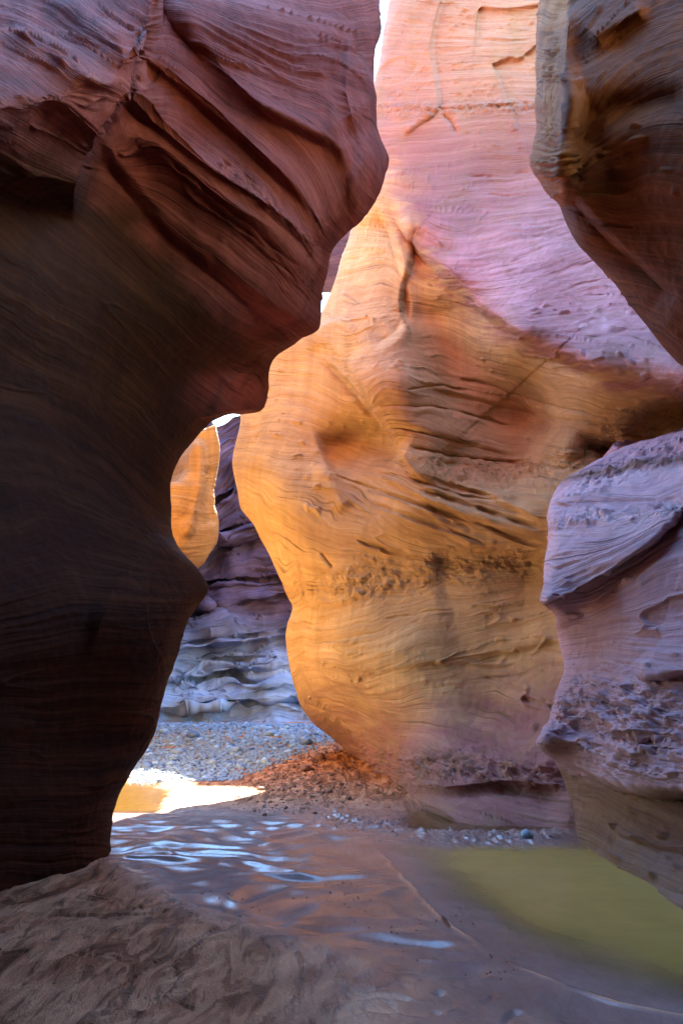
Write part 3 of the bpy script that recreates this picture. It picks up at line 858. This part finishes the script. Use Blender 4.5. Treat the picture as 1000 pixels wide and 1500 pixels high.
Ta = [(150, 340), (150, 380), (150, 430), (150, 480), (150, 500), (160, 506)]
Tb = [(452, 350), (459, 390), (461, 440), (454, 472), (428, 490), (385, 501)]
hang = rock("sun_block_rock", M_orange, [Ta, Tb], [(150, 340, 18), (450, 380, 18.5), (300, 430, 17.6), (440, 480, 18.3), (160, 500, 18)], 60, 60,
            [([(150, 350), (450, 350)], 14), ([(150, 500), (430, 490)], 11)], edgeB=(12, 0.5), seed=27.0, amp=0.8, jag=0.5,
            tailB=(0.4, lambda E, px, py, d: at(px - 40, py - 10, d + 2.5), 8), tailA=(0.0001, lambda E, px, py, d: E + np.array([-3, 0.5, 0.0]), 4), top=(0, 3, 0.5))
tag(hang, kind='structure')  # unseen rock, added only to stop stray sun on the floor


# ------------------------------------------------------------------ hidden sides of the canyon that close the place and shape the light
def plain_wall(name, path, z0, z1, lean, mat, label, seed):
    path = smooth_poly(path, 60)
    zz = np.linspace(z0, z1, 60)
    P = np.zeros((60, 60, 3))
    P[..., 0] = path[None, :, 0] + lean[0] * (zz[::-1, None] - z0)
    P[..., 1] = path[None, :, 1] + lean[1] * (zz[::-1, None] - z0)
    P[..., 2] = zz[::-1, None]
    N = grid_normals(P)
    x, y, z = P[..., 0], P[..., 1], P[..., 2]
    P = P + N * (0.6 * fbm(x * .3 + seed, y * .3, z * .3, 3) + 0.2 * pn(x * .3, y * .3, z * 1.5))[..., None]
    o = mesh_from_grid(name, P, mat, {"strata": z, "rough": 0 * z})
    return tag(o, kind='structure')


def back_slab():
    """the rims lean together over the viewer's head"""
    nx, nr = 50, 60
    t = np.linspace(0, 1, nx)[:, None]
    a = np.linspace(0, 2 * math.pi, nr)[None]
    y = -3.0 + 6.6 * np.sign(np.cos(a)) * np.abs(np.cos(a)) ** 0.6
    z = 11.6 + 2.6 * np.sign(np.sin(a)) * np.abs(np.sin(a)) ** 0.6
    x = -7 + 14 * t + 0 * a
    P = np.stack([x, y + 0 * t, z + 0 * t], -1)
    N = grid_normals(P)
    P = P + N * (0.35 * fbm(P[..., 0] * .4, P[..., 1] * .4, P[..., 2] * .4 + 3, 3))[..., None]
    P[:, -1] = P[:, 0]
    o = mesh_from_grid("sky_block_slab", P, M_left, {"strata": P[..., 2], "rough": 0 * P[..., 2]})
    return tag(o, kind='structure')


back_slab()
plain_wall("side_rock_wall", [(-3.95, 11.3), (-5.0, 11.5), (-6.5, 12.0), (-7.6, 14), (-7.8, 16.5), (-9.5, 17.5)], -0.5, 11, (0.13, 0), M_gold,
           "sunlit side wall hidden behind the dark overhanging wall", 31.0)  # unseen; gold colour raised to boost the glow on the tall wall
plain_wall("side_rock_wall", [(-8.5, 17.0), (-9.0, 20), (-9.5, 25), (-9, 33)], -0.5, 17, (-0.12, 0), M_far,
           "shaded purple side wall beyond the golden rock fin", 33.0)  # unseen; dark material keeps warm bounce off the far wall
plain_wall("closing_rock_wall", [(-4, -8), (-1, -9.5), (2, -9), (4, -7)], -0.5, 24, (0, 0), M_left, "wall closing the canyon behind the viewer", 37.0)

# ------------------------------------------------------------------ ground
BANK = smooth_poly([(-400, 1225), (100, 1232), (200, 1258), (300, 1308), (420, 1350), (560, 1390), (700, 1432), (820, 1480), (1000, 1600)], 40)
POOL = smooth_poly([(520, 1205), (552, 1240), (600, 1292), (650, 1346), (720, 1396), (800, 1436), (900, 1468), (1080, 1500)], 30)


def ground_z(x, y):
    P = np.stack([x, y, np.zeros_like(x)], -1)
    px, py = pix(P)
    z = 0.015 * fbm(x * 0.5, y * 0.5, 0.0, 3)
    # foreground mud bank, higher to the left
    d, s, t = polydist(BANK, px, py)
    sd = d * s
    bank = sstep(-8, 40, sd)
    left = sstep(760, 420, px)
    z = z + bank * (0.022 + 0.01 * sstep(0, 300, sd) * sstep(700, 0, px))
    # curled, broken plates of drying mud, their edges running up and to the right
    a = 0.92 * x - 0.40 * y
    b = 0.40 * x + 0.92 * y
    wx0 = 0.5 * pn(x * 0.9, y * 0.9, 21.0); wy0 = 0.5 * pn(x * 0.9, y * 0.9, 27.0)

    def plates(k, fa, fb, sd_, n):
        q = 1.1 * fbm(b * fb + wx0 + sd_, a * fa + wy0, 2.0, 2) + 0.3 * a * fa + n * fbm(x * 3.5, y * 3.5, 4.0 + sd_, 3)
        fr_ = q * k - np.floor(q * k)
        br = sstep(-0.1, 0.3, pn(x * fa * 1.3 + 7, y * fa * 1.3, 14.0 + sd_) + 0.12 + 0.35 * pn(x * 4, y * 4, 17.0 + sd_))
        pl = (np.floor(q * k) + br * sstep(0.0, 0.10, fr_) + (1 - br) * fr_) / k - q
        return pl, fr_, br
    p1, fr, brk = plates(2.2, 1.1, 0.45, 3.0, 0.13)
    p2, fr2, brk2 = plates(2.4, 2.3, 0.9, 9.0, 0.20)
    fl = fbm(b * 0.5 + wx0 + 3, a * 0.85 + wy0, 2.0, 3)
    ra = a + 0.25 * pn(x * 1.4, y * 1.4, 33.0); rb = b + 0.3 * pn(x * 1.2, y * 1.2, 37.0)
    rg = 0.0
    for k_, am_ in ((1.6, 0.045), (3.4, 0.028), (7.0, 0.013)):
        rg = rg + am_ * (1 - 2 * np.abs(pn(ra * k_, rb * k_ * 0.33, 5.0 + k_)))
    rg = rg + 0.008 * fbm(x * 6, y * 4, 2.0, 2)
    z = z + bank * (0.15 + 0.85 * left) * (0.045 * p1 + 0.035 * p2 + 0.22 * rg)
    # shallow prints pressed in the softer mud on the right of the bank
    pr = np.clip(pn(x * 11, y * 7, 6.0) - 0.30, 0, 1) * sstep(0.0, 0.3, pn(x * 2.2 + 5, y * 1.1, 2.0) + 0.15)
    z = z - bank * (1 - left) * 0.09 * pr
    # sand slope against the tall wall
    sl = sstep(330, 480, px) * sstep(1200, 1100, py) * sstep(30, 12, y)
    z = z + 0.45 * sl * (0.6 + 0.25 * fbm(x * 1.2, y * 1.2, 1, 4)) + 0.05 * sl * fbm(x * 5, y * 5, 1, 4)
    # far pebble bed rises a little
    z = z + 0.5 * sstep(14, 28, y)
    # ripples of the wet sand
    rip = sstep(1185, 1212, py) * (1 - bank)
    dp, sp, tp = polydist(POOL, px, py)
    sp = -dp * sp                                   # + towards the water
    rip = rip * sstep(0, -40, sp)
    wx = x + 0.35 * pn(x * 0.9, y * 0.7, 5)
    wy = y + 0.5 * pn(x * 0.8 + 4, y * 0.8, 9)
    r1 = 1 - 2 * np.abs(pn(wx * 1.7, wy * 3.0, 3.3))
    r2 = pn(wx * 3.4, wy * 5.5, 8.1)
    z = z + rip * (0.040 * r1 + 0.016 * r2 - 0.03)
    # crumbled mud along the far edge of the pool
    dc, sc, tc = polydist([(480, 1200), (560, 1210), (650, 1225), (760, 1228), (840, 1215)], px, py)
    cr = np.exp(-(dc / 13) ** 2)
    z = z + cr * (0.02 + 0.07 * np.abs(fbm(x * 6, y * 6, 7, 3)))
    # the pool on the right
    pool = sstep(-20, 120, sp + 14 * fbm(x * 1.2, y * 1.2, 3, 3)) * sstep(1222, 1250, py)
    z = z - 0.085 * pool
    # little raised rim where the pool once stood
    z = z + 0.012 * np.exp(-((sp + 2 + 5 * fbm(x * 3, y * 3, 1, 3)) / 2.5) ** 2) * sstep(1225, 1260, py)
    # sunlit puddle against the foot of the dark wall
    dip = sstep(252, 222, px + 30 * fbm(x * 1.6, y * 1.6, 2.0, 3)) * sstep(1192, 1182, py) * sstep(1138, 1150, py)
    z = z - 0.10 * dip
    # channel of standing water at the foot of the tall wall
    wall_ch = sstep(560, 620, px) * sstep(1172, 1186, py) * sstep(1222, 1208, py)
    z = z - 0.10 * wall_ch
    crust = bank * (0.4 * brk * sstep(0.55, 0.98, fr) + 0.35 * brk2 * sstep(0.6, 1.0, fr2) - 0.35 * brk * sstep(0.14, 0.04, fr) - 0.25 * brk2 * sstep(0.2, 0.05, fr2)
                    + 14.0 * (rg - 0.01) + 0.8 * fbm(b * 1.0, a * 3.0, 3.0, 4) - 0.42) * (0.35 + 0.65 * left) * 1.8 + 1.6 * np.exp(-((sp + 2 + 5 * fbm(x * 3, y * 3, 1, 3)) / 1.3) ** 2) * sstep(1250, 1290, py) * sstep(-0.35, 0.1, pn(x * 3, y * 3, 41.0))  # crust colour, with shade at plate edges and in hollows painted in
    wet = np.clip(1 - bank * (0.05 + 0.75 * sstep(5, 70, sd) * sstep(640, 330, px)), 0, 1) * sstep(1165, 1200, py)
    return z, wet, bank, crust


def ground_material():
    t = NT("wet_canyon_mud")
    P = t.pos()
    W = t.attr("wet")
    n1 = t.noise(P, 1.6, 6, 0.62, 0.4)
    sp_ = t.n("ShaderNodeMapping"); sp_.inputs["Rotation"].default_value = (0, 0, math.radians(-38)); sp_.inputs["Scale"].default_value = (1.6, 0.7, 1.0); t.l(P, sp_.inputs[0])
    n2 = t.noise(sp_.outputs[0], 9.0, 6, 0.68, 0.4)
    n3 = t.noise(P, 70.0, 3, 0.7)
    f = t.math('ADD', t.math('MULTIPLY', n1, 0.5), t.math('ADD', t.math('MULTIPLY', n2, 0.3), t.math('MULTIPLY', n3, 0.2)))
    dry = t.ramp(f, [(0.36, (0.26, 0.10, 0.04)), (0.52, (0.50, 0.215, 0.092)), (0.66, (0.68, 0.33, 0.16))])
    wetc = t.ramp(f, [(0.36, (0.21, 0.135, 0.115)), (0.66, (0.37, 0.265, 0.24))])
    col = t.mix(W, dry, wetc)
    cru = t.attr("crust")
    col = t.mix(t.math('MULTIPLY', cru, 0.6, clamp=True), col, (0.80, 0.47, 0.28))
    col = t.mix(t.math('MULTIPLY', cru, -0.6, clamp=True), col, (0.13, 0.052, 0.026))
    mp = t.n("ShaderNodeMapping"); mp.inputs["Rotation"].default_value = (0, 0, math.radians(24)); mp.inputs["Scale"].default_value = (3.0, 0.9, 1.0); t.l(P, mp.inputs[0])
    fk = t.noise(mp.outputs[0], 2.6, 9.0, 0.66, 0.9)
    flake = t.ramp(fk, [(0.50, 0.0), (0.545, 1.0)])
    damp = t.ramp(fk, [(0.41, 1.0), (0.465, 0.0)])
    keep = t.math('SUBTRACT', 1.0, W, clamp=True)
    flake = t.math('MULTIPLY', flake, keep); damp = t.math('MULTIPLY', damp, keep)
    col = t.mix(t.math('MULTIPLY', flake, 0.55), col, (0.82, 0.45, 0.25))
    col = t.mix(t.math('MULTIPLY', damp, 0.85), col, (0.10, 0.038, 0.018))
    h = t.math('ADD', t.math('MULTIPLY', n2, 0.055), t.math('MULTIPLY', n3, 0.022))
    h = t.math('ADD', h, t.math('SUBTRACT', t.math('MULTIPLY', flake, 0.014), t.math('MULTIPLY', damp, 0.018)))
    h = t.math('MULTIPLY', h, t.math('SUBTRACT', 1.0, t.math('MULTIPLY', W, 0.93)))
    bp = t.n("ShaderNodeBump"); bp.inputs["Strength"].default_value = 0.8; bp.inputs["Distance"].default_value = 1.0
    t.l(h, bp.inputs["Height"])
    b = t.n("ShaderNodeBsdfPrincipled")
    t.l(col, b.inputs["Base Color"])
    r = t.math('SUBTRACT', 0.58, t.math('MULTIPLY', W, t.math('ADD', 0.30, t.math('MULTIPLY', n1, 0.32))))
    r = t.math('SUBTRACT', r, t.math('MULTIPLY', damp, 0.22))
    t.l(r, b.inputs["Roughness"])
    t.l(t.math('ADD', 0.15, t.math('MULTIPLY', W, 0.4)), b.inputs["Specular IOR Level"])
    t.l(bp.outputs[0], b.inputs["Normal"])
    t.l(b.outputs[0], t.out.inputs[0])
    return t.m


M_ground = ground_material()
ys = np.concatenate([np.linspace(-40, 2.5, 30)[:-1], np.geomspace(2.5, 32, 860), np.geomspace(32, 300, 30)[1:]])
xs = np.concatenate([-np.geomspace(4.5, 300, 30)[::-1][:-1], np.linspace(-4.5, 4.0, 520), np.geomspace(4.0, 300, 30)[1:]])
GX, GY = np.meshgrid(xs, ys)
GZ, WET, BANK, CRUST = ground_z(GX, GY)
far = (np.abs(GX) > 12) | (GY < 1.0) | (GY > 33)
GZ = np.where(far, 0.0, GZ)
ground = mesh_from_grid("ground", np.stack([GX, GY, GZ], -1)[:, ::-1], M_ground, {"wet": WET[:, ::-1], "crust": CRUST[:, ::-1]})
tag(ground, kind='structure')

# ------------------------------------------------------------------ water
def water_material(name, deep, rough=0.06):
    t = NT(name)
    P = t.pos()
    n = t.noise(P, 3.0, 4, 0.6, 0.5)
    n2 = t.noise(P, 22.0, 3, 0.6)
    bp = t.n("ShaderNodeBump"); bp.inputs["Strength"].default_value = 0.05; bp.inputs["Distance"].default_value = 0.1
    t.l(t.math('ADD', n, t.math('MULTIPLY', n2, 0.2)), bp.inputs["Height"])
    b = t.n("ShaderNodeBsdfPrincipled")
    t.l(t.mix(n, tuple(v * 0.8 for v in deep), tuple(v * 1.2 for v in deep)), b.inputs["Base Color"])
    b.inputs["Roughness"].default_value = rough
    b.inputs["IOR"].default_value = 1.33
    t.l(bp.outputs[0], b.inputs["Normal"])
    tr = t.n("ShaderNodeBsdfTransparent"); tr.inputs[0].default_value = (1, 1, 1, 1)
    mx = t.n("ShaderNodeMixShader")
    t.l(t.attr("cover"), mx.inputs[0]); t.l(tr.outputs[0], mx.inputs[1]); t.l(b.outputs[0], mx.inputs[2])
    t.l(mx.outputs[0], t.out.inputs[0])
    return t.m


def water(name, x0, x1, y0, y1, level, mat, shore=None, nx=160, ny=200):
    X, Y = np.meshgrid(np.linspace(x0, x1, nx), np.linspace(y0, y1, ny))
    z = ground_z(X, Y)[0]
    depth = level - z
    cover = sstep(-0.005, 0.075, depth) * 0.93
    if shore is not None:
        px, py = pix(np.stack([X, Y, 0 * X], -1))
        dd, ss, _ = polydist(shore, px, py)
        cover = cover * sstep(-4, 16, -dd * ss)
    o = mesh_from_grid(name, np.stack([X, Y, np.full_like(X, level)], -1)[:, ::-1], mat, {"cover": cover[:, ::-1]})
    return tag(o, kind='structure')


M_water = water_material("murky_water", (0.50, 0.325, 0.085))
water("water", 0.3, 4.0, 2.2, 8.6, -0.012, M_water, POOL)
M_pool = water_material("sunlit_pool_water", (0.09, 0.046, 0.0008))
water("water", -4.6, -2.0, 9.2, 13.6, -0.02, M_pool)
M_channel = water_material("brown_water", (0.10, 0.055, 0.015))
water("water", 0.5, 3.6, 8.3, 10.6, -0.03, M_channel)

# ------------------------------------------------------------------ loose stones
def ground_at(px, py):
    """where the sight lines through photo positions meet the ground"""
    px = np.atleast_1d(np.asarray(px, float)); py = np.atleast_1d(np.asarray(py, float))
    V = 750.0 - py
    y = FOC * CP - V * SP
    zz = FOC * SP + V * CP
    g = np.zeros_like(px)
    for _ in range(5):
        d = (g - EYE) * y / zz
        x = d * (px - 500) / y
        g = ground_z(x, d)[0]
    return x, d, g


def stone_mesh(name, seed, mat, flat=0.65, sub=2):
    import bmesh
    bm = bmesh.new()
    bmesh.ops.create_icosphere(bm, subdivisions=sub, radius=1.0)
    co = np.array([v.co[:] for v in bm.verts])
    r = 1 + 0.28 * fbm(co[:, 0] * 1.1 + seed * 7, co[:, 1] * 1.1, co[:, 2] * 1.1, 3)
    q = co * r[:, None]
    # a few worn facets
    rr = np.random.default_rng(int(seed * 10) + 1)
    for _ in range(5):
        n = rr.normal(size=3); n /= np.linalg.norm(n)
        h = 0.62 + 0.25 * rr.random()
        k = np.maximum(q @ n - h, 0)
        q = q - 0.8 * k[:, None] * n
    q[:, 2] *= flat
    for v, c in zip(bm.verts, q):
        v.co = c
    me = bpy.data.meshes.new(name)
    bm.to_mesh(me); bm.free()
    me.polygons.foreach_set("use_smooth", np.ones(len(me.polygons), bool))
    me.materials.append(mat)
    return me


def stone_material(name, a, b, rough=0.7):
    t = NT(name)
    oi = t.n("ShaderNodeObjectInfo")
    P = t.pos()
    n = t.noise(P, 18.0, 4, 0.65)
    col = t.mix(oi.outputs["Random"], a, b)
    col = t.mix(0.6, col, t.ramp(n, [(0.3, 0.45), (0.7, 1.0)]), 'MULTIPLY')
    bp = t.n("ShaderNodeBump"); bp.inputs["Strength"].default_value = 0.5; bp.inputs["Distance"].default_value = 0.02
    t.l(n, bp.inputs["Height"])
    bs = t.n("ShaderNodeBsdfPrincipled")
    t.l(col, bs.inputs["Base Color"]); bs.inputs["Roughness"].default_value = rough
    t.l(bp.outputs[0], bs.inputs["Normal"]); t.l(bs.outputs[0], t.out.inputs[0])
    return t.m


M_cobble = stone_material("blue_grey_cobble", (0.09, 0.18, 0.38), (0.40, 0.66, 0.98), 0.34)
M_pebble = stone_material("blue_grey_pebbles", (0.22, 0.38, 0.62), (0.32, 0.50, 0.78), 0.4)
M_rubble = stone_material("red_rubble", (0.20, 0.10, 0.06), (0.36, 0.20, 0.12))
M_blue = stone_material("blue_stone", (0.30, 0.42, 0.52), (0.34, 0.46, 0.56), 0.6)
cobbles = [stone_mesh("cobble", i + 0.3, M_cobble, 0.6) for i in range(8)]
rubbles = [stone_mesh("rubble_stone", i + 20.3, M_rubble, 0.7) for i in range(6)]


def put(me, name, x, y, z, r, label, cat, group=None):
    o = bpy.data.objects.new(name, me)
    o.location = (x, y, z)
    o.scale = (r * random.uniform(0.8, 1.35), r * random.uniform(0.8, 1.2), r * random.uniform(0.8, 1.1))
    o.rotation_euler = (random.uniform(-.25, .25), random.uniform(-.25, .25), random.uniform(0, 6.28))
    C.objects.link(o)
    return tag(o, label, cat, group, 'thing')


placed = []
cpx = rng.uniform(195, 505, 5000); cpy = 1070 + 74 * rng.random(5000) ** 1.2
cx, cd, cg = ground_at(cpx, cpy)
size = rng.uniform(2.6, 6.5, 5000) * (1 + 0.9 * (rng.random(5000) < 0.06))
for px, py, x, d, g, q in zip(cpx, cpy, cx, cd, cg, size):
    if len(placed) >= 295: break
    if px > 335 + 2.6 * (1140 - py) or px < 195 + (1140 - py) * 0.3 or d > 27.0: continue
    r = q * d / 1060
    if any((x - a) ** 2 + ((d - b) * 0.8) ** 2 < (0.72 * (r + c)) ** 2 for a, b, c in placed): continue
    placed.append((x, d, r))
    big = "large" if q > 5.6 else ("middling" if q > 4.1 else "small")
    where = "below the ledges of the far wall" if py < 1085 else ("at the near edge of the pebble bed" if py > 1112 else "in the middle of the pebble bed")
    side = "beside the dark wall" if px < 270 else ("towards the glowing wall" if px > 370 else "between the two walls")
    put(random.choice(cobbles), "cobble", float(x), float(d), float(g + 0.25 * r), float(r), f"{big} pale blue cobble {where} {side}", "stone", "cobbles of the pebble bed")
qx = rng.normal(430, 62, 1500); qy = rng.normal(1142, 26, 1500)
ok = (qx > 345) & (qx < 640) & (qy > 1092) & (qy < 1195) & (qx < 545 + (qy - 1135) * 0.9 - 4)
qx, qy = qx[ok][:170], qy[ok][:170]
for px, py, x, d, g in zip(qx, qy, *ground_at(qx, qy)):
    q = random.uniform(1.4, 3.4) * (1.7 if random.random() < 0.12 else 1)
    r = q * d / 1070
    big = "larger" if q > 3.4 else "small"
    where = "high on the sand slope" if py < 1125 else ("at the foot of the sand slope" if py > 1160 else "halfway down the sand slope")
    side = "against the glowing wall" if px > 470 else ("near the sunlit patch" if px < 400 else "around the red boulder")
    put(random.choice(rubbles), "rubble_stone", float(x), float(d), float(g + 0.2 * r), float(r), f"{big} reddish stone {where} {side}", "stone", "reddish stones on the sand slope")
for (px, py, r, k, nm, lab) in ((447, 1130, 0.125, 0, "boulder", "rounded red boulder, largest on the sand slope"),
                                (468, 1116, 0.14, 2, "boulder", "flat reddish rock half buried above the rounded boulder")):
    x, d, g = ground_at(px, py)
    put(rubbles[k], nm, float(x[0]), float(d[0]), float(g[0]) + 0.05, r, lab, "boulder")
x, d, g = ground_at(771, 1224)
put(stone_mesh("stone", 44.1, M_blue, 0.7), "stone", float(x[0]), float(d[0]), float(g[0]) + 0.03, 0.085, "bluish stone on the mud edge beside the buttress foot", "stone")


# fine pebbles that fill the bed between the cobbles: nobody could count them
def scatter_stuff(name, px, py, lo, hi, mat, flat=0.6):
    import bmesh
    bm = bmesh.new(); bmesh.ops.create_icosphere(bm, subdivisions=1, radius=1.0)
    bv = np.array([v.co[:] for v in bm.verts]); bf = np.array([[v.index for v in f.verts] for f in bm.faces]); bm.free()
    x, d, g = ground_at(px, py)
    n = len(x)
    r = rng.uniform(lo, hi, n) * d / 1065
    V = bv[None] * (1 + 0.22 * rng.normal(size=(n, len(bv), 1))) * r[:, None, None] * rng.uniform(0.75, 1.3, (n, 1, 3))
    V[..., 2] *= flat
    V += np.stack([x, d, g + 0.15 * r], -1)[:, None]
    F = bf[None] + (np.arange(n) * len(bv))[:, None, None]
    me = bpy.data.meshes.new(name)
    me.from_pydata(V.reshape(-1, 3).tolist(), [], F.reshape(-1, 3).tolist())
    me.polygons.foreach_set("use_smooth", np.ones(len(me.polygons), bool))
    me.materials.append(mat)
    o = bpy.data.objects.new(name, me); C.objects.link(o)
    return tag(o, kind='stuff')


gx = rng.uniform(190, 510, 11000); gy = 1061 + 84 * rng.random(11000)
ok = (gx < 345 + 2.6 * (1140 - gy) + rng.normal(0, 9, 11000)) & (gx > 190 + (1140 - gy) * 0.3)
scatter_stuff("pebbles", gx[ok], gy[ok], 1.5, 3.6, M_pebble)
gx = rng.normal(430, 60, 2500); gy = rng.normal(1145, 24, 2500)
ok = (gx > 340) & (gx < 640) & (gy > 1092) & (gy < 1195) & (gx < 545 + (gy - 1135) * 0.9 - 4)
scatter_stuff("sand_grit", gx[ok], gy[ok], 0.5, 1.3, M_rubble, 0.8)
tt_ = rng.random(420)
gx = 490 + 340 * tt_ + rng.normal(0, 6, 420); gy = np.interp(tt_, [0, .3, .8, 1], [1202, 1211, 1228, 1218]) + rng.normal(0, 6.5, 420)
scatter_stuff("mud_crumbs", gx, gy, 0.5, 1.8, stone_material("lavender_mud", (0.34, 0.27, 0.28), (0.48, 0.38, 0.38), 0.6), 0.8)

# grit and crumbs on the mud bank, a twig left by the water
bx = rng.uniform(0, 760, 900); by = rng.uniform(1290, 1500, 900)
ok = (by > np.interp(bx, BANK[:, 0], BANK[:, 1]) + 4) & (pn(bx / 90, by / 40, 3.0) > -0.05)
scatter_stuff("mud_grit", bx[ok], by[ok], 0.5, 1.9, stone_material("brown_grit", (0.10, 0.05, 0.03), (0.30, 0.17, 0.11), 0.8), 0.8)


def twig(points, r, label):
    import bmesh
    x, d, g = ground_at([p[0] for p in points], [p[1] for p in points])
    K = catmull(np.stack([x, d, g + 0.012 + np.array([p[2] for p in points])], -1), np.linspace(0, len(points) - 1, 14))
    bm = bmesh.new(); rings = []
    for i, c in enumerate(K):
        t = K[min(i + 1, 13)] - K[max(i - 1, 0)]; t /= np.linalg.norm(t)
        u = np.cross(t, [0, 0, 1.0]); u /= np.linalg.norm(u); w = np.cross(u, t)
        rr = r * (1 - 0.6 * i / 13) * (1 + 0.15 * math.sin(i * 2.1))
        rings.append([bm.verts.new(c + rr * (math.cos(a) * u + math.sin(a) * w)) for a in np.linspace(0, 2 * math.pi, 7)[:-1]])
    for A, B in zip(rings, rings[1:]):
        for k in range(6):
            bm.faces.new((A[k], A[(k + 1) % 6], B[(k + 1) % 6], B[k]))
    bm.faces.new(rings[0]); bm.faces.new(rings[-1][::-1])
    me = bpy.data.meshes.new("twig"); bm.to_mesh(me); bm.free(); me.materials.append(M_twig)
    o = bpy.data.objects.new("twig", me); C.objects.link(o)
    return tag(o, label, "twig", kind='thing')


M_twig = stone_material("dead_twig", (0.05, 0.03, 0.02), (0.07, 0.045, 0.03), 0.85)
twig([(648, 1347, 0.0), (654, 1354, 0.012), (659, 1361, 0.004)], 0.008, "short dark twig stranded on the pale line along the pool")
